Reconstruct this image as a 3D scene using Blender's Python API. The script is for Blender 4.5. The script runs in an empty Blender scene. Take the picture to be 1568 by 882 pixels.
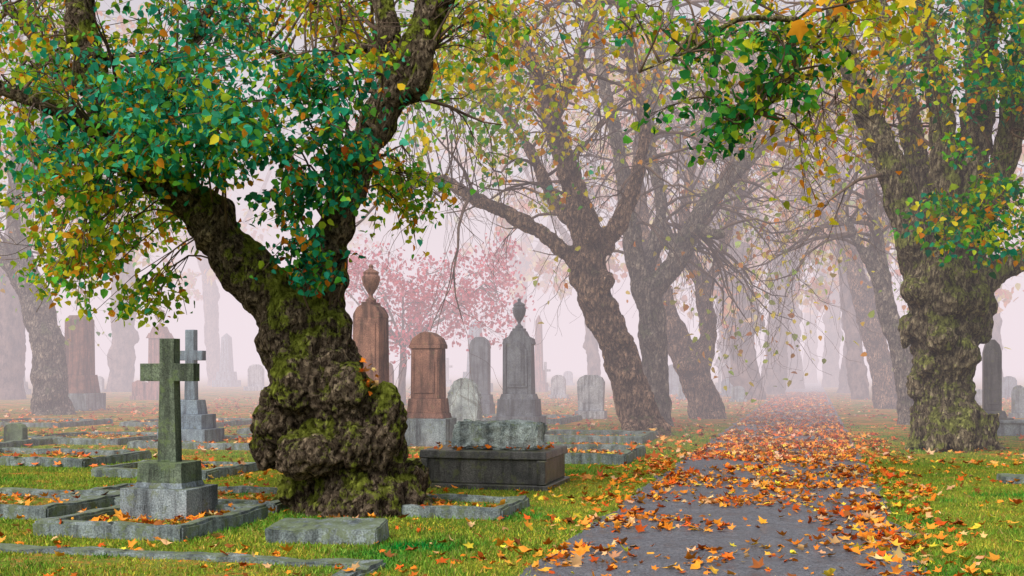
import bpy, math, random, bmesh
import numpy as np
from mathutils import Vector, noise, Matrix
R=random.Random(7); NR=np.random.default_rng(5)
F=1742.2; H=1.6; HZ=565.0
ANG=math.atan((1245-784)/F)
U=Vector((math.sin(ANG),math.cos(ANG),0)); V=Vector((math.cos(ANG),-math.sin(ANG),0))
def W(px,py,d): return Vector(((px-784)/F*d,d,H+(HZ-py)/F*d))
def G(px,py):
    d=H*F/(py-HZ); return Vector(((px-784)/F*d,d,0))
scene=bpy.context.scene
# ---------------- materials
def newmat(name):
    m=bpy.data.materials.new(name); m.use_nodes=True
    nt=m.node_tree; b=nt.nodes['Principled BSDF']; return m,nt,b
def N(nt,t,**k):
    n=nt.nodes.new(t)
    for a,v in k.items(): setattr(n,a,v)
    return n
def noi(nt,vec,scale,detail=4,rough=.6):
    n=N(nt,'ShaderNodeTexNoise'); n.inputs['Scale'].default_value=scale; n.inputs['Detail'].default_value=detail; n.inputs['Roughness'].default_value=rough
    nt.links.new(vec,n.inputs['Vector']); return n.outputs['Fac']
def ramp(nt,fac,stops):
    r=N(nt,'ShaderNodeValToRGB'); el=r.color_ramp.elements
    while len(el)<len(stops): el.new(.5)
    for e,(p,c) in zip(el,stops):
        e.position=p; e.color=(c[0],c[1],c[2],1) if hasattr(c,'__len__') else (c,c,c,1)
    nt.links.new(fac,r.inputs[0]); return r.outputs[0]
def mix(nt,fac,a,b,mode='MIX'):
    m=N(nt,'ShaderNodeMix',data_type='RGBA',blend_type=mode)
    for i,x in ((0,fac),(6,a),(7,b)):
        if isinstance(x,bpy.types.NodeSocket): nt.links.new(x,m.inputs[i])
        elif i==0: m.inputs[0].default_value=x
        else: m.inputs[i].default_value=(*x,1)
    return m.outputs[2]
def math_(nt,op,a,b=0.0):
    m=N(nt,'ShaderNodeMath',operation=op)
    for i,x in ((0,a),(1,b)):
        if isinstance(x,bpy.types.NodeSocket): nt.links.new(x,m.inputs[i])
        else: m.inputs[i].default_value=x
    return m.outputs[0]
def coords(nt,scale=(1,1,1)):
    t=N(nt,'ShaderNodeTexCoord'); mp=N(nt,'ShaderNodeMapping'); mp.inputs['Scale'].default_value=scale
    nt.links.new(t.outputs['Object'],mp.inputs[0]); return mp.outputs[0]
def bump(nt,b,h,strength,dist):
    bp=N(nt,'ShaderNodeBump'); bp.inputs['Strength'].default_value=strength; bp.inputs['Distance'].default_value=dist
    nt.links.new(h,bp.inputs['Height']); nt.links.new(bp.outputs[0],b.inputs['Normal'])
def diffuse_mat(name):
    m=bpy.data.materials.new(name); m.use_nodes=True; nt=m.node_tree; nt.nodes.clear(); o=N(nt,'ShaderNodeOutputMaterial'); d=N(nt,'ShaderNodeBsdfDiffuse'); nt.links.new(d.outputs[0],o.inputs[0]); return m,nt,d
def bark(name,dark,light,moss,mossamt,sc=1.0,zs=.4):
    m,nt,b=diffuse_mat(name)
    c=coords(nt); cs=coords(nt,(1,1,zs))
    n1=noi(nt,cs,24*sc,6,.8); n2=noi(nt,c,2.6,6,.72)
    col=ramp(nt,n1,[(.41,dark),(.5,[(a+q)/2 for a,q in zip(dark,light)]),(.58,light)])
    v=N(nt,'ShaderNodeTexVoronoi',feature='DISTANCE_TO_EDGE'); v.inputs['Scale'].default_value=13*sc
    wn=math_(nt,'MULTIPLY',n1,.35); va=N(nt,'ShaderNodeVectorMath',operation='ADD'); nt.links.new(cs,va.inputs[0]); cb=N(nt,'ShaderNodeCombineXYZ'); nt.links.new(wn,cb.inputs[0]); nt.links.new(wn,cb.inputs[2]); nt.links.new(cb.outputs[0],va.inputs[1])
    nt.links.new(va.outputs[0],v.inputs['Vector'])
    crack=ramp(nt,v.outputs['Distance'],[(0,(.2,.18,.17)),(.12,(1.15,1.15,1.15))])
    col=mix(nt,.85,col,crack,'MULTIPLY')
    big=ramp(nt,n2,[(.36,(1.6,1.55,1.45)),(.6,(.55,.52,.53))])
    col=mix(nt,1,col,big,'MULTIPLY')
    geo=N(nt,'ShaderNodeNewGeometry'); sx=N(nt,'ShaderNodeSeparateXYZ'); nt.links.new(geo.outputs['Normal'],sx.inputs[0])
    ms=math_(nt,'ADD',math_(nt,'ADD',n2,math_(nt,'MULTIPLY',sx.outputs[2],.12)),math_(nt,'MULTIPLY',n1,.4))
    mk=ramp(nt,ms,[(.85-mossamt*.3,0),(.92-mossamt*.3,1)])
    mcol=mix(nt,ramp(nt,n1,[(.4,0),(.6,1)]),[x*.45 for x in moss],[x*1.6 for x in moss])
    col=mix(nt,math_(nt,'MULTIPLY',mk,.85),col,mcol)
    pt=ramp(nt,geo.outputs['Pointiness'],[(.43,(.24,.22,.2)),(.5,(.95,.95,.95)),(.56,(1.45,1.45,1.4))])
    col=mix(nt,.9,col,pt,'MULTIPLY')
    nt.links.new(col,b.inputs['Color'])
    h=math_(nt,'ADD',math_(nt,'MULTIPLY',n1,1.7),math_(nt,'MINIMUM',math_(nt,'MULTIPLY',v.outputs['Distance'],5.0),1.0))
    bump(nt,b,h,1.0,.033/sc)
    return m
def stone(name,c1,c2,lichen=(.16,.19,.07),la=.3,rough=.75,bs=.5):
    m,nt,b=newmat(name); c=coords(nt)
    n2=noi(nt,c,60,2,.7); n3=noi(nt,c,6,6,.75); n1=noi(nt,c,2.5,5,.7)
    col=ramp(nt,n1,[(.32,[x*.75 for x in c1]),(.66,c2)])
    sp=ramp(nt,n2,[(.35,(.55,.55,.55)),(.65,(1.42,1.42,1.42))])
    col=mix(nt,1,col,sp,'MULTIPLY')
    st=noi(nt,coords(nt,(1,1,.12)),7,4,.65); col=mix(nt,1,col,ramp(nt,st,[(.38,(.42,.42,.43)),(.55,(1.08,1.08,1.08))]),'MULTIPLY')
    geo=N(nt,'ShaderNodeNewGeometry'); sx=N(nt,'ShaderNodeSeparateXYZ'); nt.links.new(geo.outputs['Normal'],sx.inputs[0])
    k=ramp(nt,math_(nt,'ADD',n3,math_(nt,'MULTIPLY',sx.outputs[2],.1)),[(.66-la*.3,0),(.72-la*.3,1)])
    col=mix(nt,math_(nt,'MULTIPLY',k,.6),col,lichen)
    nt.links.new(col,b.inputs['Base Color']); b.inputs['Roughness'].default_value=rough
    bump(nt,b,math_(nt,'ADD',n3,math_(nt,'MULTIPLY',n2,.35)),bs,.02)
    return m
def leafmat(name,transl=.4):
    m,nt,d=diffuse_mat(name); o=[n for n in nt.nodes if n.type=='OUTPUT_MATERIAL'][0]
    a=N(nt,'ShaderNodeAttribute',attribute_name='Col'); nt.links.new(a.outputs['Color'],d.inputs[0])
    if transl:
        t=N(nt,'ShaderNodeBsdfTranslucent'); nt.links.new(a.outputs['Color'],t.inputs[0])
        mx=N(nt,'ShaderNodeMixShader'); mx.inputs[0].default_value=transl
        nt.links.new(d.outputs[0],mx.inputs[1]); nt.links.new(t.outputs[0],mx.inputs[2]); nt.links.new(mx.outputs[0],o.inputs[0])
    return m
M_leaf=leafmat('leaf',.5); M_fall=leafmat('fallen_leaf',0); M_grass=leafmat('grass_blade',0)
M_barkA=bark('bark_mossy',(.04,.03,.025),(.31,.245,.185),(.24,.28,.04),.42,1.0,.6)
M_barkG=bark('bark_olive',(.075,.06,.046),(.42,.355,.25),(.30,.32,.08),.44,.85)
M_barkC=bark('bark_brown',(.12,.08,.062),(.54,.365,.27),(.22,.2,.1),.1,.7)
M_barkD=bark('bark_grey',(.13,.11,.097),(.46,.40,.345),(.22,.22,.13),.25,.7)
M_barkF,_nt,_d=diffuse_mat('bark_far'); _nt.links.new(ramp(_nt,noi(_nt,coords(_nt,(1,1,.5)),3,4,.7),[(.38,(.05,.035,.035)),(.62,(.27,.19,.165))]),_d.inputs[0])
M_twig,_nt,_d=diffuse_mat('twig'); _nt.links.new(ramp(_nt,noi(_nt,coords(_nt),3,1),[(.35,(.08,.055,.045)),(.65,(.22,.15,.11))]),_d.inputs[0])
S_green=stone('stone_greened',(.08,.115,.08),(.19,.23,.16),(.14,.2,.07),.45)
S_grey=stone('stone_grey',(.16,.195,.23),(.33,.385,.415))
S_kerb=stone('stone_kerb',(.13,.165,.18),(.29,.34,.345),(.13,.17,.05),.46)
S_dark=stone('stone_dark',(.045,.045,.05),(.12,.115,.11),(.12,.13,.05),.35,.4)
S_slate=stone('stone_slate',(.075,.09,.115),(.18,.20,.23),(.14,.16,.10),.2,.55)
S_brown=stone('stone_brown',(.17,.075,.055),(.36,.175,.12),(.2,.18,.08),.15)
S_pink=stone('stone_pink',(.26,.11,.09),(.42,.2,.16),(.18,.17,.1),.1)
S_blue=stone('stone_blue',(.13,.18,.24),(.25,.32,.38),(.16,.18,.12),.2)
S_light=stone('stone_light',(.3,.33,.37),(.48,.5,.53),(.22,.24,.17),.1)
S_rough=stone('stone_rough',(.24,.30,.31),(.50,.56,.54),(.2,.25,.1),.22,.9,1.0)
# ---------------- mesh builder
class MB:
    def __init__(s): s.v=[];s.f=[];s.m=[];s.sm=[]
    def add(s,vs,fs,mat=0,sm=False):
        o=len(s.v); s.v+=[tuple(v) for v in vs]; s.f+=[tuple(i+o for i in f) for f in fs]; s.m+=[mat]*len(fs); s.sm+=[sm]*len(fs)
    def box(s,x,y,z,w,d,h,tx=1,ty=1,mat=0):
        a,b,c,e=w/2,d/2,w/2*tx,d/2*ty
        s.add([(x-a,y-b,z),(x+a,y-b,z),(x+a,y+b,z),(x-a,y+b,z),(x-c,y-e,z+h),(x+c,y-e,z+h),(x+c,y+e,z+h),(x-c,y+e,z+h)],
              [(3,2,1,0),(4,5,6,7),(0,1,5,4),(1,2,6,5),(2,3,7,6),(3,0,4,7)],mat)
    def prism(s,out,y0,y1,mat=0):
        n=len(out); s.add([(x,y0,z) for x,z in out]+[(x,y1,z) for x,z in out],
          [tuple(range(n)),tuple(range(2*n-1,n-1,-1))]+[((i+1)%n,i,n+i,n+(i+1)%n) for i in range(n)],mat)
    def lathe(s,x,y,prof,n=18,mat=0):
        vs=[];fs=[]
        for r,z in prof:
            for i in range(n):
                a=2*math.pi*i/n; vs.append((x+r*math.cos(a),y+r*math.sin(a),z))
        for k in range(len(prof)-1):
            for i in range(n):
                j=(i+1)%n; fs.append((k*n+i,k*n+j,(k+1)*n+j,(k+1)*n+i))
        fs.append(tuple(range(n-1,-1,-1))); fs.append(tuple(range((len(prof)-1)*n,len(prof)*n)))
        s.add(vs,fs,mat,True)
    def tube(s,pts,rad,n=8,mat=0,wob=0.0,seed=0):
        m=len(pts); vs=[];fs=[]; t=(pts[1]-pts[0]).normalized()
        a=t.orthogonal().normalized()
        for k in range(m):
            t=(pts[min(k+1,m-1)]-pts[max(k-1,0)])
            if t.length<1e-6: t=Vector((0,0,1))
            t.normalize(); a=(a-t*a.dot(t)); a=a.normalized() if a.length>1e-5 else t.orthogonal().normalized()
            b=t.cross(a)
            for i in range(n):
                th=2*math.pi*i/n; d=a*math.cos(th)+b*math.sin(th); r=rad[k]
                if wob: r*=1+wob*noise.noise((pts[k]+d*r)*1.6/max(r*3,.3)+Vector((seed,0,0)))
                vs.append(pts[k]+d*r)
        for k in range(m-1):
            for i in range(n):
                j=(i+1)%n; fs.append((k*n+i,k*n+j,(k+1)*n+j,(k+1)*n+i))
        fs.append(tuple(range(n-1,-1,-1))); fs.append(tuple(range((m-1)*n,m*n)))
        s.add(vs,fs,mat,True)
    def ball(s,c,r,n=14,mat=0):
        vs=[];fs=[];k=n//2
        for j in range(1,k):
            ph=math.pi*j/k
            for i in range(n):
                th=2*math.pi*i/n; vs.append((c[0]+r[0]*math.sin(ph)*math.cos(th),c[1]+r[1]*math.sin(ph)*math.sin(th),c[2]-r[2]*math.cos(ph)))
        for j in range(k-2):
            for i in range(n):
                q=(i+1)%n; fs.append((j*n+i,j*n+q,(j+1)*n+q,(j+1)*n+i))
        fs.append(tuple(range(n-1,-1,-1))); fs.append(tuple(range((k-2)*n,(k-1)*n)))
        s.add(vs,fs,mat,True)
    def build(s,name,mats,loc=(0,0,0),rot=0,scale=1,parent=None,bevel=0,smooth=None):
        me=bpy.data.meshes.new(name); v=[(a*scale,b*scale,c*scale) for a,b,c in s.v] if scale!=1 else s.v
        me.from_pydata(v,[],s.f)
        for m in mats: me.materials.append(m)
        me.polygons.foreach_set('material_index',s.m); me.polygons.foreach_set('use_smooth',s.sm if smooth is None else [smooth]*len(s.f))
        me.update(); ob=bpy.data.objects.new(name,me); scene.collection.objects.link(ob)
        ob.location=loc; ob.rotation_euler=(0,0,rot)
        if parent: setparent(ob,parent)
        if bevel:
            md=ob.modifiers.new('b','BEVEL'); md.width=bevel; md.segments=2; md.limit_method='ANGLE'; md.angle_limit=math.radians(40)
        return ob
def setparent(ob,par):
    ob.parent=par; ob.location=ob.location-par.location
def empty(name,loc):
    e=bpy.data.objects.new(name,None); e.location=loc; scene.collection.objects.link(e); return e
def crom(P,step):
    out=[];Q=[P[0]]+P+[P[-1]]
    for i in range(1,len(Q)-2):
        p0,p1,p2,p3=[q[0] for q in Q[i-1:i+3]]; n=max(2,int((p2-p1).length/step))
        for k in range(n):
            t=k/n; out.append((.5*((2*p1)+(p2-p0)*t+(2*p0-5*p1+4*p2-p3)*t*t+(3*p1-p0-3*p2+p3)*t**3),Q[i][1]*(1-t)+Q[i+1][1]*t))
    out.append(P[-1]); return out
# ---------------- leaf meshes
LEAF_V=np.array([(0,0,0),(.40,.22,.10),(.33,.66,.08),(0,1.1,-.08),(-.33,.66,.08),(-.40,.22,.10)],float); LEAF_V[:,1]-=.4
LEAF_F=[(0,1,2,3),(0,3,4,5)]
def maple(curl,seed):
    rr=random.Random(seed); mv=[(0,0,0)]
    for i in range(11):
        a=math.radians(-90+i*360/11+rr.uniform(-8,8)); r=[.28,.6,.42,.85,.5,1.0,.52,.9,.45,.66,.34][i]*rr.uniform(.8,1.12)
        mv.append((math.cos(a)*r*.62,math.sin(a)*r*.62,curl*r*rr.uniform(.2,1.1)))
    return np.array(mv)
MAPLES=[maple(c,s) for c,s in ((.12,1),(.3,2),(.5,3),(-.25,4),(.65,5),(-.45,6))]
MAPLE_F=[(0,i+1,(i+1)%11+1) for i in range(11)]
def norm(a): return a/np.maximum(np.linalg.norm(a,axis=1,keepdims=True),1e-6)
def leafmesh(name,pos,tip,nrm,size,col,mat,TV=LEAF_V,TF=LEAF_F,parent=None):
    pos=np.asarray(pos,float); n=len(pos)
    if n==0: return
    y=norm(np.asarray(tip,float)); x=norm(np.cross(y,nrm)); z=np.cross(x,y)
    size=np.asarray(size)[:,None,None]
    if isinstance(TV,list): T=np.stack(TV)[NR.integers(0,len(TV),n)]
    else: T=np.broadcast_to(TV[None],(n,)+TV.shape)
    P=pos[:,None,:]+size*(T[:,:,0:1]*x[:,None,:]+T[:,:,1:2]*y[:,None,:]+T[:,:,2:3]*z[:,None,:])
    k=T.shape[1]; fl=[len(f) for f in TF]; L=sum(fl)
    me=bpy.data.meshes.new(name); me.vertices.add(n*k); me.loops.add(n*L); me.polygons.add(n*len(TF))
    me.vertices.foreach_set('co',P.reshape(-1))
    idx=np.concatenate([np.array(f) for f in TF]); me.loops.foreach_set('vertex_index',(idx[None,:]+(np.arange(n)*k)[:,None]).reshape(-1).astype(np.int32))
    st=np.concatenate([[0],np.cumsum(fl)[:-1]]); me.polygons.foreach_set('loop_start',(st[None,:]+(np.arange(n)*L)[:,None]).reshape(-1).astype(np.int32))
    me.update(calc_edges=True); me.validate()
    ca=me.attributes.new('Col','FLOAT_COLOR','POINT'); c=np.ones((n,k,4)); c[:,:,:3]=np.asarray(col)[:,None,:]*NR.uniform(.82,1.18,(n,k,1)); ca.data.foreach_set('color',c.reshape(-1))
    me.materials.append(mat); ob=bpy.data.objects.new(name,me); scene.collection.objects.link(ob)
    if parent: setparent(ob,parent)
    return ob
def pick(pal,n):
    c=np.array([p[0] for p in pal]); w=np.array([p[1] for p in pal],float); w/=w.sum()
    o=c[NR.choice(len(pal),n,p=w)]; return np.clip(o*NR.uniform(.6,1.35,(n,1))*NR.uniform(.88,1.12,(n,3)),0,.9)
TEAL=(.03,.33,.20);TEAL2=(.08,.50,.32);DKG=(.03,.16,.06);GRN=(.13,.42,.05);LIME=(.42,.56,.04);YEL=(.88,.66,.04);ORG=(.88,.32,.03);RUST=(.45,.10,.02)
class Fol:
    def __init__(s): s.p=[];s.t=[];s.n=[];s.s=[];s.c=[]
    def put(s,c,spread,n,size,pal):
        c=np.asarray(c,float).reshape(-1,3)
        p=c[NR.integers(0,len(c),n)]+NR.normal(0,1,(n,3))*np.array([spread,spread,spread*.7])
        t=NR.normal(0,1,(n,3))*.75; t[:,2]-=.7
        nn=NR.normal(0,.8,(n,3)); nn[:,2]+=.8; nn[:,1]-=.4
        s.p.append(p);s.t.append(t);s.n.append(nn);s.s.append(NR.uniform(.5,1.25,n)*size);s.c.append(pick(pal,n))
    def build(s,parent,name='foliage'):
        if s.p: leafmesh(name,np.concatenate(s.p),np.concatenate(s.t),np.concatenate(s.n),np.concatenate(s.s),np.concatenate(s.c),M_leaf,parent=parent)
def grow(mb,p,d,L,r,lev,droop,tips,wig=.3):
    pts=[p.copy()];rs=[r];n=6; d=d.normalized()
    for k in range(n):
        t=(k+1)/n
        d=(d+Vector((R.gauss(0,wig),R.gauss(0,wig),R.gauss(0,wig*.8)))*.6+Vector((0,0,-droop*(1 if t<.75 else -1.0)*.5))).normalized()
        p=p+d*(L/n); pts.append(p.copy()); rs.append(max(r*(1-t*.75),.004))
    mb.tube(pts,rs,5 if r>.03 else 3)
    if lev>0:
        for _ in range(R.choice((3,4,4))):
            k=R.randint(2,n); b=(pts[k]-pts[k-1]).normalized()
            dd=(b+Vector((R.gauss(0,.7),R.gauss(0,.7),R.gauss(0,.5)))).normalized()
            grow(mb,pts[k],dd,L*R.uniform(.45,.75),rs[k]*.65,lev-1,droop,tips,wig)
    else: tips+= [tuple(pts[3]),tuple(pts[-1])]
def make_tree(name,base,limbs,burls,barkm,voxel,disp,seed=0,wob=.25,knob=0,knobz=99):
    par=empty(name,base); mb=MB(); allp=[]
    for i,l in enumerate(limbs):
        c=crom(l,max(voxel*4,.1)); allp+= [(p,r,i,(c[min(k+1,len(c)-1)][0]-c[max(k-1,0)][0]).normalized()) for k,(p,r) in enumerate(c)]
        mb.tube([p for p,r in c],[r for p,r in c],14,wob=wob,seed=seed+i*3)
    for c,r in burls: mb.ball(c,r)
    ob=mb.build('trunk',[barkm])
    md=ob.modifiers.new('r','REMESH'); md.mode='VOXEL'; md.voxel_size=voxel; md.use_smooth_shade=True
    sm=ob.modifiers.new('s','SMOOTH'); sm.iterations=5; sm.factor=.5
    dg=bpy.context.evaluated_depsgraph_get(); me=bpy.data.meshes.new_from_object(ob.evaluated_get(dg))
    ob.modifiers.clear(); ob.data=me
    n=len(me.vertices); co=np.empty(n*3); me.vertices.foreach_get('co',co); co=co.reshape(-1,3); no=np.empty(n*3); me.vertices.foreach_get('normal',no); no=no.reshape(-1,3)
    off=Vector((seed*3.1,0,0)); dd=np.empty(n)
    for i in range(n):
        v=Vector(co[i])+off
        a=noise.noise(Vector((v.x*9,v.y*9,v.z*2.3))); b=noise.noise(v*2.4); c=noise.noise(v*6.5)
        e=disp*((.3-abs(a)*2.4)*.6+b*1.1+c*.6)
        if knob:
            w=max(0,min(1,(knobz-co[i][2])*1.5))
            if w>0:
                vd=noise.voronoi(v*5+noise.noise_vector(v*3)*.5)[0][0]; vd2=noise.voronoi(v*14)[0][0]
                e+=w*knob*((.45-vd)*1.5+(.4-vd2)*.55+noise.noise(v*18)*.35)
        dd[i]=e
    co+=no*dd[:,None]; me.vertices.foreach_set('co',co.reshape(-1)); me.polygons.foreach_set('use_smooth',[True]*len(me.polygons)); me.update()
    setparent(ob,par)
    return par,allp
def add_twigs(par,allp,n,L,r,droop,lev=2,zmin=3.0,filt=None,updir=.3,bias=Vector((0,0,0))):
    mb=MB(); tips=[]; cand=[a for a in allp if a[0].z>zmin and (filt is None or filt(a))]
    for _ in range(n):
        p,rr,i,t=R.choice(cand); d=Vector((R.gauss(0,1),R.gauss(0,1),R.gauss(0,.7)+updir))+t*.8+bias
        grow(mb,p,d,L*R.uniform(.6,1.3),min(r,rr*.6),lev,droop,tips)
    mb.build('twigs',[M_twig],parent=par); return tips
def sprays(par,fol,allp,regions,size,name='spray_twigs',loose=.38,arch=.25):
    mb=MB()
    L=np.array([tuple(a[0]) for a in allp])
    for (px,py,rx,ry,d0,d1,ns,nl,spr,pal) in regions:
        for _ in range(ns):
            tgt=W(R.gauss(px,rx),R.gauss(py,ry),R.uniform(d0,d1))
            dist=np.linalg.norm(L-np.array(tgt)+np.array([0,0,.5]),axis=1); k=int(np.argmin(dist+NR.uniform(0,.8,len(dist)))); s=Vector(L[k])
            mid=(s+tgt)/2+Vector((R.gauss(0,.15),R.gauss(0,.15),arch+.12*(tgt-s).length))
            c=crom([(s,.02),(mid,.012),(tgt,.004)],.15); mb.tube([p for p,r in c],[r for p,r in c],4)
            pts=[]
            for _ in range(5):
                e=tgt+Vector((R.gauss(0,spr*1.3),R.gauss(0,spr*1.3),R.gauss(-.15,spr*.6))); q=c[int(len(c)*R.uniform(.5,.8))][0]
                mb.tube([q,(q+e)/2+Vector((0,0,.06)),e],[.006,.005,.003],3); 
                for t in (.4,.6,.8,1): pts.append(tuple(q.lerp(e,t)))
            fol.put(pts,spr*loose,nl,size,pal)
    mb.build(name,[M_twig],parent=par)
def L_(l,dd,k=1.0): return [(W(a,b,dd+(o[0] if o else 0)),r*k*dd/F) for a,b,r,*o in l]
# ================= TREE A
d=12.8
A=[L_([(548,825,108),(545,780,96),(540,740,82),(520,690,86),(500,620,84),(470,545,62),(442,485,52),(402,435,44),(355,380,41),(312,325,36),(258,278,31),(200,240,26),(155,150,24),(130,60,22),(120,-50,20)],d),
   L_([(505,580,56),(495,480,38),(500,410,32),(518,330,28),(550,245,27,.1),(592,165,30,.2),(632,90,30,.2),(662,10,28,.2),(690,-70,26,.3)],d),
   L_([(590,170,20,.2),(603,100,19,.3),(592,30,18,.4),(572,-60,17,.5)],d),
   L_([(612,150,16,.2),(640,130,16,-.1),(655,60,14,-.2)],d),
   L_([(595,75,11,.3),(540,75,10,.6),(470,95,9,.9),(400,70,7,1.2)],d),
   L_([(300,310,20,-.1),(215,265,19,-.3),(150,205,16,-.5),(60,155,13,-.6),(-60,120,10,-.6)],d),
   L_([(200,240,16,.2),(230,150,14,.6),(300,60,11,1.0),(340,-40,9,1.2)],d),
   L_([(150,150,14,.0),(80,90,12,.3),(20,20,9,.5),(-30,-40,7,.6)],d)]
for ex,ey,o in ((668,795,-.15),(615,806,-.5),(500,808,-.55),(440,798,-.2),(685,775,.5),(405,778,.4),(560,810,-.6)):
    A.append([(W((548+ex)/2,725,d+o*.4),42*d/F),(W((548*.35+ex*.65),770,d+o*.8),27*d/F),(W(ex,ey,d+o),9*d/F)])
bl=[]
for a,b,o,rx,rz in ((592,645,-.35,30,68),(428,640,-.2,38,54),(475,695,-.45,54,40),(545,680,-.4,44,44),(412,680,0,28,44),(602,690,-.15,22,34),(512,505,-.1,30,40),(455,590,-.4,42,48),(530,600,-.4,42,48),(440,750,-.2,20,24),(400,650,.1,16,34)):
    s=d/F; bl.append((W(a,b,d+o),(rx*s,rx*s,rz*s)))
parA,ptsA=make_tree('gnarled_maple_tree',W(545,800,d)*1.0,A,bl,M_barkA,.024,.03,seed=1,wob=.35,knob=.05,knobz=2.4)
fa=Fol()
pg=[(TEAL,4),(TEAL2,4),(DKG,1.2),(GRN,3.6),(LIME,2.4),(ORG,.9),(YEL,.8)]
pdk=[(DKG,2.2),(TEAL,4),(GRN,2.5),(RUST,.4),(ORG,.7),(LIME,.7)]
ply=[(LIME,5),(GRN,3.6),(YEL,2.6),(ORG,1.1),(TEAL2,.8)]
poy=[(YEL,5),(ORG,2.4),(LIME,3.4)]
tipsA=add_twigs(parA,ptsA,34,1.1,.032,.2,2,3.2,lambda a:a[2] in (0,1,2,4,5,6,7) and a[0].z>3.6)
sprays(parA,fa,ptsA,[
 (80,215,55,28,11.2,12.6,11,115,.28,pg),(230,180,60,35,11,12.5,16,115,.29,pg),(360,130,60,40,11.2,13,13,110,.3,pg),
 (330,210,60,30,11,12.4,11,110,.26,pg),(450,180,45,40,11.3,12.6,7,95,.26,pdk),(240,90,70,30,11.5,13.5,9,100,.3,pg),
 (110,330,35,22,11.5,13.5,7,110,.26,ply),(125,400,30,30,11.6,13.2,8,100,.2,ply),(205,440,20,20,11.8,13,3,90,.18,ply),
 (430,330,40,45,11.6,12.2,7,95,.18,pdk),(520,250,35,35,11.6,12.4,5,95,.2,pdk),(470,430,14,35,11.9,12.1,3,60,.12,pdk),
 (230,330,40,20,13.2,14.8,6,100,.27,ply),(560,190,30,20,12,12.8,3,80,.18,pg),
 (40,110,40,40,12,14,6,105,.3,ply),(90,30,60,30,12.5,15,7,100,.35,ply),(450,40,60,30,13.5,16,9,100,.35,ply),(320,30,50,25,13,15,7,100,.3,pg),
 (600,270,25,40,12.8,14.5,6,80,.2,ply),(628,330,18,14,12.8,14,3,60,.18,ply),(520,30,30,25,14,17,7,90,.35,poy),(720,50,40,35,12.5,14.5,6,85,.3,ply),
 (0,200,30,40,12,14,3,100,.3,ply)],.087)
fa.build(parA)
# ================= TREE G (right)
d=22.8
GL=[L_([(1462,720,70),(1460,690,62),(1454,655,50),(1449,600,43),(1446,550,47),(1449,500,55),(1447,440,56),(1442,385,50)],d),
 L_([(1420,440,34),(1396,360,28),(1376,290,25),(1346,210,22),(1312,130,20),(1288,50,18),(1268,-50,16)],d),
 L_([(1436,420,28,.4),(1418,320,22,.8),(1402,240,19,1),(1384,150,17,1.2),(1360,70,15,1.2),(1338,-40,13,1.2)],d),
 L_([(1456,400,28,-.3),(1448,270,21,-.3),(1440,160,19,-.1),(1418,60,17,0),(1398,-50,15,0)],d),
 L_([(1470,420,34,.1),(1488,290,26,.1),(1500,170,24,.1),(1503,60,23,.1),(1508,-60,21,.1)],d),
 L_([(1490,440,30),(1535,408,20),(1585,388,18),(1650,330,15)],d),
 L_([(1485,380,24,-.4),(1535,260,20,-.5),(1556,130,18,-.6),(1572,0,17,-.6),(1580,-60,15,-.6)],d)]
for ex,ey,o in ((1388,692,-.2),(1425,698,-.9),(1480,700,-1),(1538,690,-.3),(1515,680,.6),(1400,680,.6)):
    GL.append([(W((1455+ex)/2,640,d+o*.4),30*d/F),(W(1455*.35+ex*.65,672,d+o*.8),20*d/F),(W(ex,ey,d+o),7*d/F)])
bl=[]
for a,b,o,rx,rz in ((1398,500,0,22,22),(1503,500,0,20,28),(1398,590,0,12,22),(1405,445,-.3,26,24),(1490,460,-.5,26,28),(1440,520,-.65,22,22),(1475,540,-.55,22,28),(1420,560,-.4,18,20),(1518,470,0,12,20),(1460,465,-.65,26,26),(1386,520,0,10,16)):
    s=d/F; bl.append((W(a,b,d+o),(rx*s,rx*s,rz*s)))
parG,ptsG=make_tree('old_chestnut_tree',W(1462,690,d),GL,bl,M_barkG,.045,.045,seed=2,wob=.3,knob=.05,knobz=3.2)
tips=add_twigs(parG,ptsG,22,2.4,.045,.35,2,5.0,bias=Vector((-.4,-.2,0)))
fg=Fol()
pgr=[(TEAL,3.2),(GRN,4),(DKG,1),(LIME,3),(YEL,2),(ORG,.8)]
pgd=[((.03,.24,.06),4),(DKG,1.2),(GRN,3.5),(LIME,1.4),(YEL,.6)]
ob=[[W(1480,-60,14.5),W(1380,-30,14.2),W(1300,0,14),W(1220,30,13.8),W(1150,60,13.6)],[W(1300,0,14),W(1230,90,13.9),W(1190,150,13.8),W(1130,190,13.7)],[W(1220,30,13.8),W(1130,30,13.5),W(1070,70,13.4),W(980,110,13.3)]]
mb=MB(); ovp=[]
for l in ob:
    c=crom([(p,.04-.01*i) for i,p in enumerate(l)],.15); mb.tube([p for p,r in c],[max(r,.006) for p,r in c],6); ovp+=[(p,r,0,Vector((0,0,1))) for p,r in c]
c=crom([(W(1500,170,22.6),.2),(W(1520,-10,20),.14),(W(1480,-60,14.5),.045)],.3); mb.tube([p for p,r in c],[r for p,r in c],8)
mb.build('overhanging_branch',[M_barkG],parent=parG)
sprays(parG,fg,ovp,[(1190,40,55,16,13.2,14.6,8,36,.24,pgd),(1130,175,45,22,13,14.6,10,32,.2,pgd),(1195,125,35,26,13,14.6,8,32,.2,pgd),(1080,90,30,26,13,14.4,4,26,.2,pgd),(1300,25,60,20,13.5,15,9,46,.3,poy),(960,25,60,20,13.3,15,6,30,.3,ply),(1235,190,30,55,13.4,17,9,24,.28,poy)],.12,'overhang_twigs',.5,.1)
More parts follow.
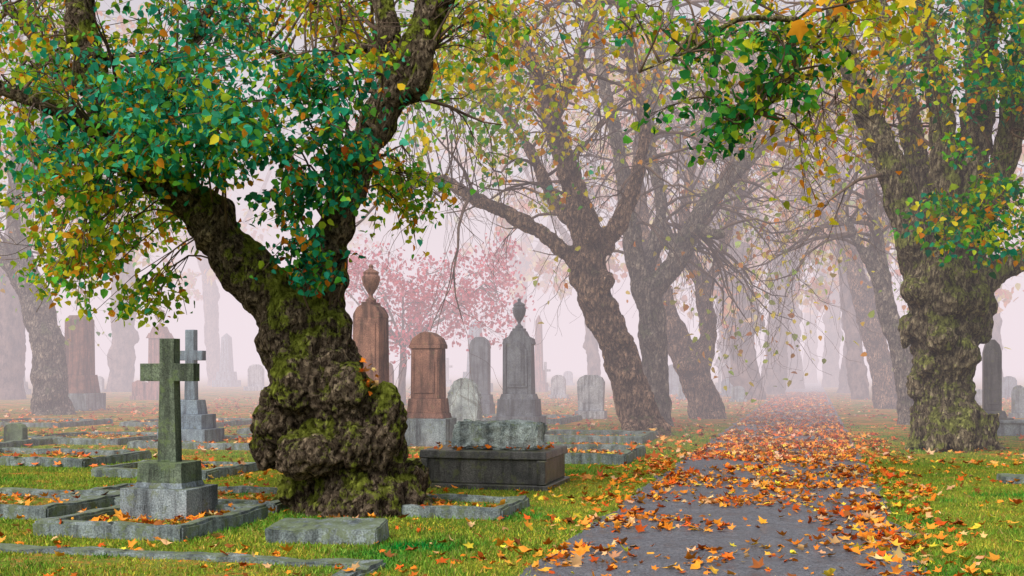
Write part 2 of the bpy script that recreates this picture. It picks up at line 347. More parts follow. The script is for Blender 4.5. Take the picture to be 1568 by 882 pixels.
sprays(parG,fg,ptsG,[(1500,40,50,40,19,22,13,115,.5,pgr),(1530,130,30,40,19,22,8,95,.45,pgr),(1505,300,35,30,19.5,21.5,8,80,.34,pgr),(1460,345,15,15,20,21.5,2,50,.28,pgr),(1545,330,20,30,19,21,6,100,.38,pgr),(1370,90,40,60,22,25,10,60,.5,poy),(1420,150,40,80,22,26,5,60,.5,poy),(1280,150,30,60,22,26,7,55,.5,poy)],.13)
fg.build(parG)
# ================= mid trees
def std_tree(name,d,L,bl,barkm,vox,disp,seed,ntw,tl,droop,fol=None,zmin=3.5,lev=2,tipleaf=None,tr=.05,bias=Vector((0,0,0)),k=.8):
    limbs=[L_(l,d,k) for l in L]; s=d/F
    bs=[(W(a,b,d+o),(rx*s*k,rx*s*k,rz*s*k)) for a,b,o,rx,rz in bl]
    x,y,_=limbs[0][0][0]
    par,pts=make_tree(name,Vector((x,y,0)),limbs,bs,barkm,vox,disp,seed=seed,wob=.3)
    tips=add_twigs(par,pts,ntw,tl,tr,droop,lev,zmin,bias=bias)
    f=Fol()
    if tipleaf: n,size,pal,frac=tipleaf; tt=[t for t in tips if R.random()<frac]; tt and f.put(tt,.32,n,size,pal)
    if fol: sprays(par,f,pts,fol,.14)
    f.build(par); return par
std_tree('horse_chestnut_tree',28.5,[
 [(992,690,52),(988,660,44),(972,615,36),(955,560,34),(932,500,35),(908,445,36),(902,390,34)],
 [(900,425,22),(868,388,16),(820,352,15),(770,325,14),(720,300,13),(680,276,12),(645,277,11),(600,300,8)],
 [(905,400,30),(888,320,25),(866,250,22),(846,190,20),(825,120,17),(790,50,14),(750,-50,10)],
 [(922,385,20),(955,325,16),(980,250,14),(986,180,13),(970,130,12),(962,60,11),(940,-40,9)],
 [(884,350,16,.3),(845,300,14,.6),(812,230,12,.8),(770,170,10,1),(720,130,9,1.2),(650,100,7,1.4)],
 [(846,190,13,-.4),(880,110,11,-.8),(900,40,9,-1),(930,-30,7,-1.2)],
 [(988,660,26,-.5),(1010,668,18,-.9),(1030,672,8,-1.2)],[(975,650,24,-.4),(960,668,16,-1),(945,674,8,-1.3)]],
 [(885,425,0,20,24),(930,470,-.3,24,20),(955,520,-.3,20,16),(965,575,-.3,18,16),(925,430,-.4,22,20),(905,360,-.3,20,18),(940,545,0,16,18),(990,610,-.3,16,18),(920,510,0,16,14)],
 M_barkC,.06,.05,3,54,3.0,.45,
 [(700,120,60,50,20,26,14,70,.5,ply),(780,60,70,40,19,26,14,70,.5,poy),(850,130,40,50,20,27,7,55,.5,poy),(640,40,40,30,18,24,7,75,.5,ply),(740,230,50,30,22,27,7,55,.4,ply),(850,270,20,20,24,28,2,40,.4,ply),(950,60,70,40,22,30,9,55,.5,poy)],zmin=5.3)
std_tree('grey_chestnut_tree',32.0,[
 [(1008,675,34),(1006,650,30),(1003,560,24),(996,480,24),(985,430,25)],
 [(990,455,22),(1035,400,20),(1060,350,18),(1100,290,16),(1150,240,13),(1195,195,10),(1240,150,6)],
 [(982,440,18),(965,350,16),(948,230,14),(925,130,12),(905,0,9),(900,-50,8)],
 [(988,430,16,.5),(1012,320,13,.8),(995,210,11,1),(1010,90,9,1),(1040,-30,8,1)],
 [(1060,350,13,-.5),(1110,360,9,-1.2)],[(1040,390,12,.5),(1010,330,11,1)]],
 [(985,440,0,22,22),(1000,520,-.3,18,18)],M_barkD,.075,.04,4,64,3.6,.6,None,zmin=4.5,tipleaf=(600,.17,poy,.3),bias=Vector((.6,0,0)),k=.85)
std_tree('leaning_chestnut_tree',37.0,[
 [(1088,665,38),(1084,642,33),(1070,590,28),(1046,540,27),(1024,490,24),(1006,430,18),(985,350,13),(975,240,10),(990,120,8)],
 [(1068,575,20),(1084,510,16),(1072,430,14),(1048,370,12),(1060,250,9),(1100,140,7)],
 [(1078,460,10),(1120,340,9),(1160,200,7),(1190,100,5)]],
 [(1050,560,-.3,24,18),(1075,600,0,20,16),(1030,520,0,18,14)],M_barkC,.085,.05,5,44,4,.5,None,zmin=5.5,tipleaf=(650,.21,poy,.3),k=.88)
std_tree('leaning_chestnut_tree',40.0,[
 [(84,660,40),(80,634,34),(73,560,28),(64,490,27),(42,430,24),(10,390,18),(-50,370,14)],
 [(60,470,18),(40,400,15),(20,330,13),(30,230,11),(60,100,8)]],
 [(70,520,0,22,28)],M_barkD,.085,.05,6,36,4,.3,None,zmin=5,tipleaf=(700,.22,ply,.5),k=.9)
std_tree('bare_chestnut_tree',33.0,[
 [(1394,672,24),(1392,650,20),(1384,560,18),(1358,470,16),(1345,380,13),(1335,290,9),(1330,180,7)],
 [(1360,480,12),(1330,400,9),(1290,330,7)]],[(1385,540,0,18,18)],M_barkD,.085,.04,7,32,3.5,.5,None,zmin=5,tipleaf=(350,.2,poy,.3),k=.9)
std_tree('bare_chestnut_tree',46.0,[
 [(1364,645,26),(1360,625,23),(1346,545,20),(1322,460,18),(1300,380,14),(1285,300,11),(1265,190,8),(1260,60,6)],
 [(1330,490,11),(1350,400,10),(1360,280,7)],[(1305,400,9),(1260,330,7),(1220,300,4)]],[(1350,560,0,20,16),(1330,490,0,18,15)],M_barkC,.1,.05,8,40,4.5,.5,None,zmin=6,tipleaf=(600,.26,poy,.4),k=.9)
PCH=(.88,.42,.15);
def far_tree(px,d,hpx,wpx,lean,seed,pal,nl,lsz=.34,name='misty_chestnut_tree'):
    R.seed(seed); s=d/F; y=HZ+H*F/d
    top=y-hpx*.42; L=[[(px,y+10,wpx*.75),(px,y,wpx*.64),(px+lean*.4,y-hpx*.15,wpx*.52),(px+lean,top,wpx*.54)]]
    for k in range(4):
        dx=R.uniform(-1,1)*hpx*.4; L.append([(px+lean,top+wpx*.3,wpx*.36),(px+lean+dx*.35,top-hpx*.15,wpx*.28,R.uniform(-1,1)),(px+lean+dx*.7,top-hpx*.35,wpx*.2,R.uniform(-2,2)),(px+lean+dx,top-hpx*.62,wpx*.1,R.uniform(-3,3))])
    B=[(px+lean*R.random()+R.uniform(-.2,.2)*wpx,y-hpx*R.uniform(.1,.4),0,wpx*.5,wpx*.45) for _ in range(4)]
    return std_tree(name,d,L,B,M_barkF,max(.1,s*3.2),.07,seed,20,hpx*s*.17,.35,None,zmin=hpx*s*.4,tipleaf=(nl,lsz,pal,.8),tr=.07,k=.95)
ppk=[(PCH,4),(YEL,2.5),((.88,.28,.07),2.5),(LIME,.4)]
far_tree(1148,60,560,42,-30,21,ppk,1500,.38); far_tree(1182,72,480,34,18,22,ppk,1400,.45); far_tree(1214,92,400,30,-10,23,ppk,1300,.55)
far_tree(1318,60,520,27,-25,24,ppk,1500,.38); far_tree(1298,76,460,27,16,25,ppk,1400,.5); far_tree(1272,100,380,24,6,26,ppk,1300,.6)
far_tree(1240,130,330,20,3,27,ppk,1300,.7); far_tree(1120,82,420,24,-16,28,ppk,1400,.5)
far_tree(912,75,480,20,-14,29,ppk,1500,.5); far_tree(1440,60,460,24,10,30,ppk,1200,.42); far_tree(1525,75,420,24,-10,31,ppk,1200,.5)
far_tree(185,80,520,36,6,32,ppk,800,.42); far_tree(10,60,560,44,10,33,ppk,800,.38); far_tree(330,110,400,22,-10,34,ppk,1200,.6); far_tree(480,125,380,20,8,35,ppk,1100,.6); far_tree(790,120,380,20,8,36,ppk,1200,.7)
# pink cherry
R.seed(50)
PK=[((.85,.19,.24),4),((.85,.28,.34),3),((.7,.14,.17),1.5)]
d=50
cl=[[(615,640,8),(615,600,7),(617,560,6),(618,520,5)]]+[[(617,530,4),(617+dx*.5,490,3,dx*.02),(617+dx,450-abs(dx)*.1,2,R.uniform(-2,2)),(617+dx*1.3,410,1.2,R.uniform(-2,2))] for dx in (-90,-60,-30,0,30,60,95,120)]
limbs=[L_(l,d) for l in cl]; x,y,_=limbs[0][0][0]
parP,ptsP=make_tree('pink_cherry_tree',Vector((x,y,0)),limbs,[],M_barkF,.07,.02,seed=9)
tp=add_twigs(parP,ptsP,50,1.4,.04,.2,2,2.6); f=Fol(); f.put(tp,.3,4600,.17,PK); f.build(parP)
# ================= GROUND
def plane(name,pts,z,mat):
    mb=MB(); mb.add([(p[0],p[1],z) for p in pts],[tuple(range(len(pts)))]); return mb.build(name,[mat])
m,nt,b=diffuse_mat('lawn'); c=coords(nt)
n1=noi(nt,c,.5,4); n2=noi(nt,c,30,3,.7); n3=noi(nt,c,1.3,6,.7)
col=ramp(nt,n1,[(.35,(.13,.20,.03)),(.55,(.23,.28,.04)),(.68,(.36,.31,.06))])
col=mix(nt,1,col,ramp(nt,n2,[(.3,(.45,.45,.45)),(.7,(1.35,1.35,1.3))]),'MULTIPLY')
sx=N(nt,'ShaderNodeSeparateXYZ'); nt.links.new(c,sx.inputs[0])
far=math_(nt,'MULTIPLY',math_(nt,'SUBTRACT',sx.outputs[1],14),.006)
far=math_(nt,'MINIMUM',far,.12)
k=ramp(nt,math_(nt,'ADD',n3,far),[(.58,0),(.68,1)])
col=mix(nt,math_(nt,'MULTIPLY',k,.85),col,mix(nt,n2,(.42,.12,.03),(.85,.32,.09)))
nt.links.new(col,b.inputs['Color']); bump(nt,b,n2,.8,.04)
plane('ground',[(-450,-60),(450,-60),(450,600),(-450,600)],0,m)
def uv(p): return p.dot(U),p.dot(V)
vl=uv(G(792,882))[1]; vr=uv(G(1418,882))[1]
m,nt,b=newmat('asphalt'); c=coords(nt)
n2=noi(nt,c,60,3,.85); n3=noi(nt,c,3,6,.75)
col=ramp(nt,n3,[(.3,(.07,.075,.09)),(.7,(.165,.175,.205))]); col=mix(nt,1,col,ramp(nt,n2,[(.36,(.22,.22,.24)),(.64,(2.1,2.1,2.1))]),'MULTIPLY')
col=mix(nt,math_(nt,'MULTIPLY',ramp(nt,n3,[(.55,0),(.7,1)]),.35),col,(.2,.13,.08))
nt.links.new(col,b.inputs['Base Color']); nt.links.new(ramp(nt,n3,[(.4,.3),(.65,.75)]),b.inputs['Roughness']); bump(nt,b,n2,.8,.014)
mb=MB(); vs=[];n=700
for i in range(n+1):
    u=-8+i*.35; a=vl+.16*noise.noise(Vector((u*.9,0,0)))+.08*noise.noise(Vector((u*4,3,0))); e=vr+.16*noise.noise(Vector((u*.9,9,0)))+.08*noise.noise(Vector((u*4,13,0)))
    for vv in (a,e): p=U*u+V*vv; vs.append((p.x,p.y,.006))
mb.add(vs,[(2*i,2*i+1,2*i+3,2*i+2) for i in range(n)]); mb.build('footpath',[m])
# ================= GRAVES
plots=[]
M_soil,nt,b=diffuse_mat('plot_soil'); c=coords(nt); nn=noi(nt,c,8,4,.7)
nt.links.new(ramp(nt,nn,[(.35,(.14,.22,.03)),(.52,(.22,.22,.05)),(.66,(.55,.2,.05))]),b.inputs['Color']); bump(nt,b,nn,.8,.05)
def rough(ob,edge,amp,bev):
    bm=bmesh.new(); bm.from_mesh(ob.data)
    bmesh.ops.bevel(bm,geom=[e for e in bm.edges if e.is_manifold and e.calc_face_angle(0)>.6],offset=bev,segments=2,affect='EDGES')
    for _ in range(3):
        es=[e for e in bm.edges if e.calc_length()>edge]
        if not es: break
        bmesh.ops.subdivide_edges(bm,edges=es,cuts=2,use_grid_fill=True)
    for v in bm.verts:
        s=v.co*3+ob.location; n=noise.noise_vector(s)*amp+noise.noise_vector(s*4)*amp*.6; v.co+=n
    bm.to_mesh(ob.data); bm.free()
def plot(px,py,w,l,h=.13,kw=.17,mat=S_kerb,back=False,fill=.05):
    p=G(px,py); p=p-U*l if back else p
    mb=MB(); o=[(-w,0),(0,0),(0,l),(-w,l)]; i=[(-w+kw,kw),(-kw,kw),(-kw,l-kw),(-w+kw,l-kw)]
    vs=[(x,y,-.05) for x,y in o]+[(x,y,h) for x,y in o]+[(x,y,h) for x,y in i]+[(x,y,-.05) for x,y in i]
    fs=[]
    for k in range(4):
        j=(k+1)%4; fs+=[(k,j,4+j,4+k),(4+k,4+j,8+j,8+k),(8+k,8+j,12+j,12+k)]
    mb.add(vs,fs); mb.add([(x,y,fill) for x,y in i],[(0,1,2,3)],1)
    ob=mb.build('grave_kerb',[mat,M_soil],loc=p,rot=-ANG); rough(ob,.3,.025,.025)
    u,v=uv(p); plots.append((u,u+l,v-w,v,kw,fill,h)); return ob
plot(278,830,1.62,1.75,.14); plot(72,797,1.9,1.6,.14); plot(422,786,2.9,1.5,.12)
plot(318,735,1.95,1.6,.13); plot(128,716,3.2,2,.14); plot(182,682,2.6,2.6); plot(592,868,4.6,3.0,.05,.2,back=True,fill=.01)
plot(768,797,1.25,1.25,.12,.14); plot(958,712,2.4,2.4,.18,.2); plot(985,680,2.6,2.4,.16,.2)
plot(400,690,3,2.5); plot(560,668,3.4,2.5); plot(90,655,3,2.5); plot(330,655,3,3); plot(-20,690,3,2.5); plot(860,650,3.4,3,.16,.2)
def mon(name,px,py,fn,mats,bevel=.012,z=0,d=None,rot=0):
    p=G(px,py)
    if d: p=W(px,py,d)
    d=p.y; mb=MB(); fn(mb); p=Vector(p); p.z=z
    return mb.build(name,mats,loc=p,rot=-ANG+rot,scale=d/F,bevel=bevel)
def urn(mb,x,y,z,r,h,mat=0):
    pr=[(.6,0),(.6,.07),(.35,.11),(.22,.16),(.22,.2),(.5,.3),(.85,.45),(1,.6),(1,.68),(.8,.72),(.85,.76),(.9,.79),(.6,.84),(.28,.88),(.2,.92),(.3,.95),(.15,1),(.02,1.0)]
    mb.lathe(x,y,[(a*r,z+b*h) for a,b in pr],20,mat)
def cross_out(w,h0,h,t,az,at,tt=None):
    tt=tt or t; return [(-t/2,h0),(t/2,h0),(tt/2,az),(w/2,az),(w/2,az+at),(tt/2,az+at),(tt/2,h),(-tt/2,h),(-tt/2,az+at),(-w/2,az+at),(-w/2,az),(-tt/2,az)]
def letters(mb,x0,y,z,n,w,h,mat):
    for i in range(n):
        x=x0+i*w*1.5; mb.box(x-w*.35,y,z,w*.22,1.2,h,mat=mat); k=i%3
        if k!=1: mb.box(x+w*.35,y,z,w*.22,1.2,h,mat=mat)
        mb.box(x,y,z+(h*.42 if k==0 else h*.8 if k==1 else 0),w*.46,1.2,h*.18,mat=mat)
def f(mb):
    mb.box(0,0,0,112,92,46); mb.box(0,0,46,82,66,8,.94,.94); mb.box(0,0,54,76,60,30,.97,.97,1); mb.prism(cross_out(92,84,272,32,207,27,25),-9,9,1)
    letters(mb,-20,-29.6,62,4,9,13,1); letters(mb,-24,-46.2,14,5,8,9,0)
mon('stone_cross',260,782,f,[S_grey,S_green],.014,z=.04,d=12.05)
mb=MB(); mb.box(0,0,-.02,1.05,.5,.15); ob=mb.build('flat_grave_marker',[S_kerb],loc=G(490,832)+U*.2,rot=-ANG+.12)
for v in ob.data.vertices:
    if v.co.z>.1 and v.co.y>0: v.co.z+=.05
rough(ob,.06,.025,.012)
p=G(836,752)
mb=MB(); w,l=1.75,1.35
mb.box(-w/2,l/2,-.05,w+.06,l+.06,.12); mb.box(-w/2,l/2,.07,w-.06,l-.06,.33); mb.box(-w/2,l/2,.40,w+.02,l+.02,.11,.985,.98)
for x in (-w+.06,-.06): mb.box(x-.0,-.0+.02,.072,.12,.12,.325)
mb.build('granite_tomb',[S_dark],loc=p,rot=-ANG,bevel=.015); u,v=uv(p); plots.append((u,u+l,v-w,v,0,.53,.53))
mb=MB(); mb.box(0,0,0,1.22,.62,.36,.97,.86); ob=mb.build('rough_granite_block',[S_rough],loc=p-V*.78+U*.55+Vector((0,0,.515)),rot=-ANG); rough(ob,.06,.05,.03)
def f(mb):
    mb.box(0,0,0,60,60,60); mb.box(0,0,60,54,54,20,.86,.86); mb.box(0,0,80,44,44,118,.95,.95)
    mb.prism([(-22,198),(22,198),(21,204),(15,214),(8,218),(8,222),(-8,222),(-8,218),(-15,214),(-21,204)],-20,20); urn(mb,0,0,222,14,58)
    mb.box(0,-22,90,32,1.5,100)
mon('urn_monument',568,685,f,[S_brown])
def f(mb):
    mb.box(0,0,-4,74,54,46,mat=1); mb.box(0,0,42,62,46,8,.93,.93); mb.box(0,0,50,56,40,22,.93,.93); mb.box(0,0,72,46,34,76,.97,.97)
    mb.box(0,0,148,50,37,6); mb.prism([(-25,154),(25,154),(20,164),(8,172),(0,174),(-8,172),(-20,164)],-17,17)
    mb.prism([(-16,80),(16,80),(16,125),(11,135),(0,140),(-11,135),(-16,125)],-18.4,-16.4)
    for x in (-19,19): mb.box(x,-17,72,4,3,74)
mon('gabled_headstone',656,682,f,[S_brown,S_grey])
def f(mb):
    o=[(-25,0)]+[(25,0)]+[(26*math.cos(a),44+30*math.sin(a)) for a in np.linspace(0,math.pi,12)]
    mb.prism(o,-10,10)
ob=mon('rough_boulder_headstone',711,654,f,[S_rough],0); rough(ob,.14,.09,.03)
def f(mb):
    mb.box(0,0,0,40,30,22); mb.box(2,0,22,34,22,14,.92,.92); mb.prism([(-15,36),(15,36),(15,112),(12,119),(5,124),(-5,124),(-12,119),(-15,112)],-7,7)
mon('round_top_headstone',735,640,f,[S_slate])
def f(mb):
    mb.box(0,0,0,74,50,20,mat=0); mb.box(0,0,20,62,40,26,.95,.95); mb.box(0,0,46,54,32,8,.9,.9)
    o=[(-23,54),(23,54),(21,128),(24,130),(22,138),(14,142),(10,150),(-10,150),(-14,142),(-22,138),(-24,130),(-21,128)]
    mb.prism(o,-11,11); mb.prism([(-16,64),(16,64),(15,120),(9,130),(0,135),(-9,130),(-15,120)],-13,-11.2); mb.prism([(-12,68),(12,68),(11,116),(0,127),(-11,116)],-14,-13.2)
    mb.box(0,0,150,18,16,4); urn(mb,0,0,154,10.5,46); mb.box(-20,-12,54,5,5,78,.9,.9); mb.box(20,-12,54,5,5,78,.9,.9)
mon('urn_headstone',795,657,f,[S_slate])
def f(mb):
    mb.box(0,0,0,46,26,12); mb.prism([(-19,12),(19,12),(21,56),(17,63),(8,67),(-8,67),(-17,63),(-21,56)],-6,6); mb.box(0,-6,24,26,1.4,26)
mon('round_top_headstone',905,641,f,[S_light])
def f(mb):
    mb.box(0,0,-2,58,46,28,.95,.95); mb.box(0,0,26,40,30,10,.85,.85); mb.prism([(-13,36),(13,36),(13,125),(10,137),(3,145),(-3,145),(-10,137),(-13,125)],-8,8); mb.prism([(-8,46),(8,46),(8,120),(0,132),(-8,120)],-9.5,-8.2)
mon('pointed_headstone',1519,665,f,[S_dark])
mon('stone_cross',293,680,lambda mb:(mb.box(0,0,0,80,60,24),mb.box(0,0,24,60,44,22),mb.box(0,0,46,40,30,22,.85,.85),mb.prism(cross_out(44,68,175,18,128,15,15),-6,6)),[S_blue])
def f(mb):
    mb.box(0,0,0,58,50,26,mat=1); mb.box(0,0,26,46,40,28,.85,.85); mb.box(0,0,54,34,30,84,.95,.95); mb.box(0,0,138,32,28,7,.7,.7)
mon('granite_pillar',122,628,f,[S_brown,S_grey])
def f(mb):
    mb.box(0,0,0,36,32,26,.9,.9); mb.box(0,0,26,27,24,68,.95,.95); mb.box(0,0,94,32,28,8,.8,.8); mb.prism([(-12,102),(12,102),(7,112),(-7,112)],-9,9); urn(mb,0,0,112,8,30)
mon('urn_monument',245,612,f,[S_pink])
mon('small_headstone',214,612,lambda mb:(mb.box(0,0,0,24,18,6),mb.prism([(-10,6),(10,6),(10,26),(0,30),(-10,26)],-6,6)),[S_pink])
def obel(h,w): return lambda mb:(mb.box(0,0,0,w*2,w*2,h*.12),mb.box(0,0,h*.12,w*1.5,w*1.5,h*.16,.92,.92),mb.box(0,0,h*.28,w,w,h*.64,.72,.72),mb.box(0,0,h*.92,w*.72,w*.72,h*.08,.05,.05))
def slab(h,w): return lambda mb:(mb.box(0,0,0,w*1.35,w*.8,h*.16),mb.prism([(-w/2,h*.16),(w/2,h*.16),(w/2,h*.8),(w*.38,h*.93),(w*.12,h),(-w*.12,h),(-w*.38,h*.93),(-w/2,h*.8)],-w*.18,w*.18))
def crs(h,w): return lambda mb:(mb.box(0,0,0,w*1.1,w*.8,h*.12),mb.box(0,0,h*.12,w*.7,w*.5,h*.12),mb.prism(cross_out(w,h*.24,h,w*.24,h*.66,w*.22),-w*.1,w*.1))
for px,py,t,h,w,m_ in ((347,592,'o',82,16,S_blue),(392,598,'s',40,24,S_light),(728,600,'o',110,22,S_blue),(825,600,'o',118,12,S_pink),(1030,604,'s',46,20,S_blue),(1118,607,'s',28,26,S_blue),(1102,600,'c',60,18,S_light),
  (150,600,'s',24,18,S_light),(505,600,'s',36,20,S_grey),(596,625,'s',70,14,S_brown),(855,610,'s',36,22,S_light),(835,598,'c',44,16,S_light),(1130,615,'s',24,20,S_grey),(1048,612,'s',30,18,S_grey),(965,625,'s',60,16,S_blue),(640,604,'s',30,18,S_light),
  (1545,610,'s',34,22,S_blue),(1560,640,'s',50,20,S_grey),(1500,620,'s',24,18,S_light),(1204,592,'c',30,12,S_light),(430,604,'s',34,16,S_grey),(30,604,'o',70,12,S_light),(870,590,'s',22,14,S_blue),(685,592,'c',44,16,S_light),(24,682,'s',34,34,S_green),(1415,600,'s',26,18,S_light)):
    mon({'o':'obelisk','s':'headstone','c':'stone_cross'}[t],px,py,{'o':obel,'s':slab,'c':crs}[t](h,w),[m_],.01)
mb=MB(); mb.box(0,0,0,.9,.5,.1); ob=mb.build('flat_grave_marker',[S_kerb],loc=G(1588,742)+U*.25,rot=-ANG); rough(ob,.08,.01,.01)
mb=MB(); mb.box(0,0,0,1.6,.9,.3,.97,.97); mb.box(0,0,.3,1.7,1.0,.07); ob=mb.build('low_stone_tomb',[S_grey],loc=G(1568,668)+U*.4,rot=-ANG,bevel=.02)
# ================= grass
n=190000
dd=8.2*(1-NR.random(n)*(1-8.2/32))**-1; xx=NR.uniform(-.5,.5,n)*dd
P=np.stack([xx,dd,np.zeros(n)],1); u=P@np.array(U); v=P@np.array(V)
edge=NR.normal(0,.06,n)
ok=~(((v>vl+edge)&(v<vr+edge)))
for a,b_,c_,e,kw,fl,h in plots:
    k=(u>a)&(u<b_)&(v>c_)&(v<e); inner=(u>a+kw)&(u<b_-kw)&(v>c_+kw)&(v<e-kw)
    if kw==0: ok&=~k
    else: ok&=~(k&~inner); P[k&inner,2]=fl-.005
    if fl>.03 and kw>0: ok&=~(inner&(NR.random(n)<.5))
P=P[ok]; dd=dd[ok]; n=len(P)
BV2=np.array([(-.15,0,0),(.15,0,0),(0,1,.0)],float)
tip=NR.normal(0,.55,(n,3)); tip[:,2]=1; nrm=NR.normal(0,1,(n,3)); nrm[:,2]=.2
pt=np.array([noise.noise(Vector((a*.6,b_*.6,7)))+.6*noise.noise(Vector((a*2.2,b_*2.2,3))) for a,b_ in P[:,:2]])
hh=NR.uniform(.015,.055,n)*(.8+.014*dd)*(1-.5*np.clip(pt,-.6,1))
cc=pick([((.16,.29,.03),4),((.28,.38,.04),4),((.44,.43,.06),2.8),((.42,.27,.08),1)],n)
cc=np.clip(cc*(1+pt[:,None]*np.array([1.2,.45,.3])),0.01,.9)
leafmesh('grass',P,tip,nrm,hh,cc,M_grass,BV2,[(0,1,2)])
# ================= fallen leaves
fpal=[((.88,.26,.03),5),((.9,.36,.05),3),((.6,.11,.02),3),((.75,.45,.2),2),((.88,.62,.06),1),((.28,.10,.03),1.5)]
rpal=[((.8,.2,.05),5),((.88,.36,.1),4),((.55,.12,.05),3),((.8,.48,.3),2)]
def scatter(n,u0,u1,v0,v1,pw,clump,sz,pal,zoff=.015,acc=None):
    t=NR.random(n)**pw; uu=u0+(u1-u0)*t; vv=NR.uniform(v0,v1,n)
    keep=np.array([noise.noise(Vector((a*.9,b*.9,4)))*1.2+.5+.5*noise.noise(Vector((a*3,b*3,1))) for a,b in zip(uu,vv)])>NR.random(n)*clump
    uu,vv=uu[keep],vv[keep]; P=uu[:,None]*np.array(U)+vv[:,None]*np.array(V); n=len(P)
    z=np.full(n,zoff)+NR.uniform(0,.012,n)
    for a,b,c,e,kw,fl,h in plots:
        k=(uu>a)&(uu<b)&(vv>c)&(vv<e); z[k]=fl+.03
        if kw: k2=k&~((uu>a+kw)&(uu<b-kw)&(vv>c+kw)&(vv<e-kw)); z[k2]=h+.02
    P[:,2]=z; acc.append((P,NR.uniform(.4,1.4,n)*sz,pick(pal,n)))
acc=[]
scatter(2300,6,24,vl,vr,1,1.3,.105,fpal,acc=acc)
scatter(3300,9,26,vl+.3,vr-.1,.6,1.1,.1,fpal,acc=acc)
scatter(1000,6,24,vl-.5,vl+.4,1,1.1,.11,fpal,acc=acc); scatter(1900,6,30,vr-.4,vr+.7,1,1.0,.115,fpal,acc=acc)
scatter(3000,12,34,vl+.1,vr-.1,.8,.9,.11,fpal,acc=acc)
scatter(10500,20,80,vl+.1,vr-.1,1.0,.78,.12,rpal,acc=acc)
scatter(4400,7,24,-9,vl,1,1.7,.095,fpal,.03,acc); scatter(3200,7,24,vr,vr+6,1,1.5,.1,fpal,.03,acc)
scatter(15000,16,70,-30,vl,1.1,1.2,.15,rpal,.03,acc); scatter(5000,20,70,vr,vr+14,1.2,1.3,.14,rpal,.03,acc)
for a,b,c,e,kw,fl,h in list(plots)[:16]: scatter(int(80*(b-a)*(e-c)) if fl>.03 else 60,a+kw,b-kw,c+kw,e-kw,1,1.3,.09,fpal,.03,acc)
P=np.concatenate([a[0] for a in acc]);S=np.concatenate([a[1] for a in acc]);C=np.concatenate([a[2] for a in acc]); n=len(P)
tip=NR.normal(0,1,(n,3)); tip[:,2]*=.3; nrm=NR.normal(0,.42,(n,3)); nrm[:,2]=1
leafmesh('fallen_leaves',P,tip,nrm,S,C,M_fall,MAPLES,MAPLE_F); print('fallen',n)
P=[];
for _ in range(26): P.append(tuple(W(R.gauss(560,9),R.gauss(582,9),12.3+R.uniform(-.1,.1))))
for _ in range(60):
    q_=G(836,752)-V*R.uniform(0,1.7)+U*R.uniform(0,1.3); P.append((q_.x,q_.y,.535))
P=np.array(P);n=len(P); tip=NR.normal(0,1,(n,3)); nrm=NR.normal(0,.4,(n,3)); nrm[:,2]=1
leafmesh('fallen_leaves',P,tip,nrm,NR.uniform(.06,.12,n),pick(fpal,n),M_fall,MAPLES,MAPLE_F)
mb=MB()
br=[W(1620,-140,6.5),W(1480,-70,6.2),W(1380,-20,6),W(1300,5,5.8),W(1230,20,5.7)]
c=crom([(p,.012-.002*i) for i,p in enumerate(br)],.08); mb.tube([p for p,r in c],[r for p,r in c],6)
mb.build('near_twig',[M_twig],parent=parG)
P=[]
for a,b in ((1245,12),(1225,38),(1290,10),(1270,-5),(1390,0),(1310,-14),(1250,-15)): P.append(tuple(W(a,b,R.uniform(5.6,6))))
P=np.array(P);n=len(P); tip=NR.normal(0,.5,(n,3)); tip[:,2]-=.6; tip[:,0]-=.5; nrm=NR.normal(0,.4,(n,3)); nrm[:,1]-=1; nrm[:,2]+=.9
leafmesh('near_leaves',P,tip,nrm,NR.uniform(.10,.17,n),pick([((.9,.36,.03),3),((.9,.55,.06),1)],n),M_leaf,MAPLES,MAPLE_F,parent=parG)
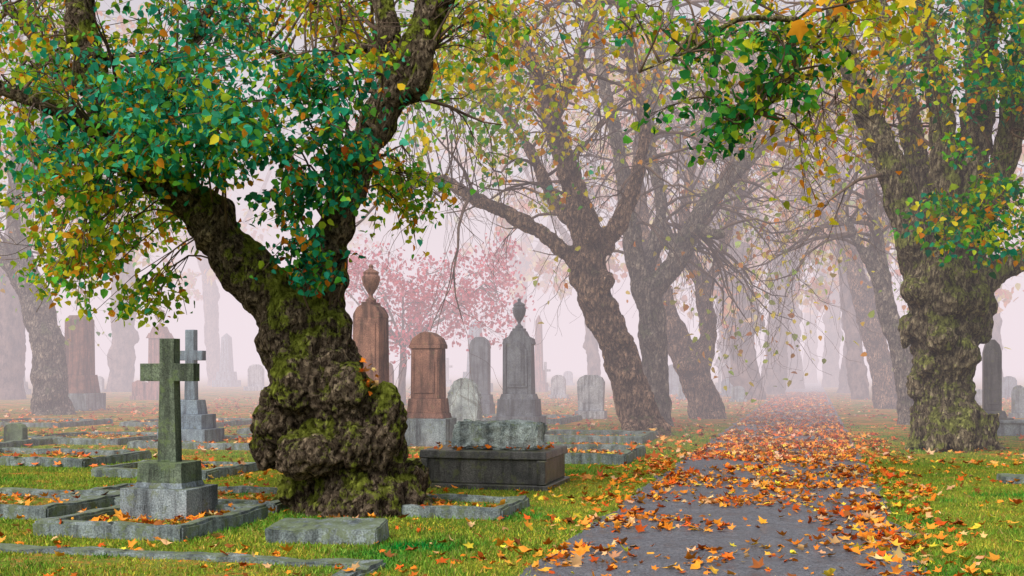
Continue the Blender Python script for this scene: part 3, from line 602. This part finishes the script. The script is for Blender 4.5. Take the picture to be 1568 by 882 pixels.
# ================= FOG (homogeneous mist)
def fog(name,y0,sig,col,z0,z1):
    m=bpy.data.materials.new(name); m.use_nodes=True; nt=m.node_tree; nt.nodes.clear()
    o=N(nt,'ShaderNodeOutputMaterial'); a=N(nt,'ShaderNodeVolumeAbsorption'); a.inputs['Color'].default_value=(0,0,0,1); a.inputs['Density'].default_value=sig
    e=N(nt,'ShaderNodeEmission'); e.inputs[0].default_value=(*col,1); e.inputs[1].default_value=sig  # fog glows by itself; emission stands in for scattered skylight
    ad=N(nt,'ShaderNodeAddShader'); nt.links.new(a.outputs[0],ad.inputs[0]); nt.links.new(e.outputs[0],ad.inputs[1]); nt.links.new(ad.outputs[0],o.inputs['Volume'])
    mb=MB(); mb.box(0,(y0+590)/2,z0,860,590-y0,z1-z0); mb.build(name,[m])
fog('glowing_mist',19.0,.0142,(.89,.77,.82),-.5,24)
# ================= WORLD, SUN, CAMERA
w=bpy.data.worlds.new('World'); scene.world=w; w.use_nodes=True; nt=w.node_tree
sk=N(nt,'ShaderNodeTexSky',sky_type='NISHITA'); sk.sun_disc=False; sk.sun_elevation=math.radians(48); sk.sun_rotation=math.radians(215); sk.dust_density=4; sk.air_density=1.2
hs=N(nt,'ShaderNodeHueSaturation'); hs.inputs['Saturation'].default_value=.3; nt.links.new(sk.outputs[0],hs.inputs['Color'])
bg=nt.nodes['Background']; nt.links.new(hs.outputs[0],bg.inputs[0]); bg.inputs[1].default_value=.15
az=math.radians(215); el=math.radians(48)
sd=Vector((math.sin(az)*math.cos(el),math.cos(az)*math.cos(el),math.sin(el)))
sl=bpy.data.lights.new('sun','SUN'); sl.energy=1.5; sl.angle=math.radians(10); sl.color=(1,.93,.82)
so=bpy.data.objects.new('sun',sl); so.rotation_euler=sd.to_track_quat('Z','Y').to_euler(); scene.collection.objects.link(so)
cam=bpy.data.cameras.new('camera'); cam.lens=40; cam.sensor_width=36; cam.shift_y=(HZ-441)/1568; cam.clip_end=2000
co=bpy.data.objects.new('camera',cam); co.location=(0,0,H); co.rotation_euler=(math.radians(90),0,0); scene.collection.objects.link(co); scene.camera=co
scene.view_settings.view_transform='Standard'; scene.view_settings.look='None'; scene.view_settings.exposure=0
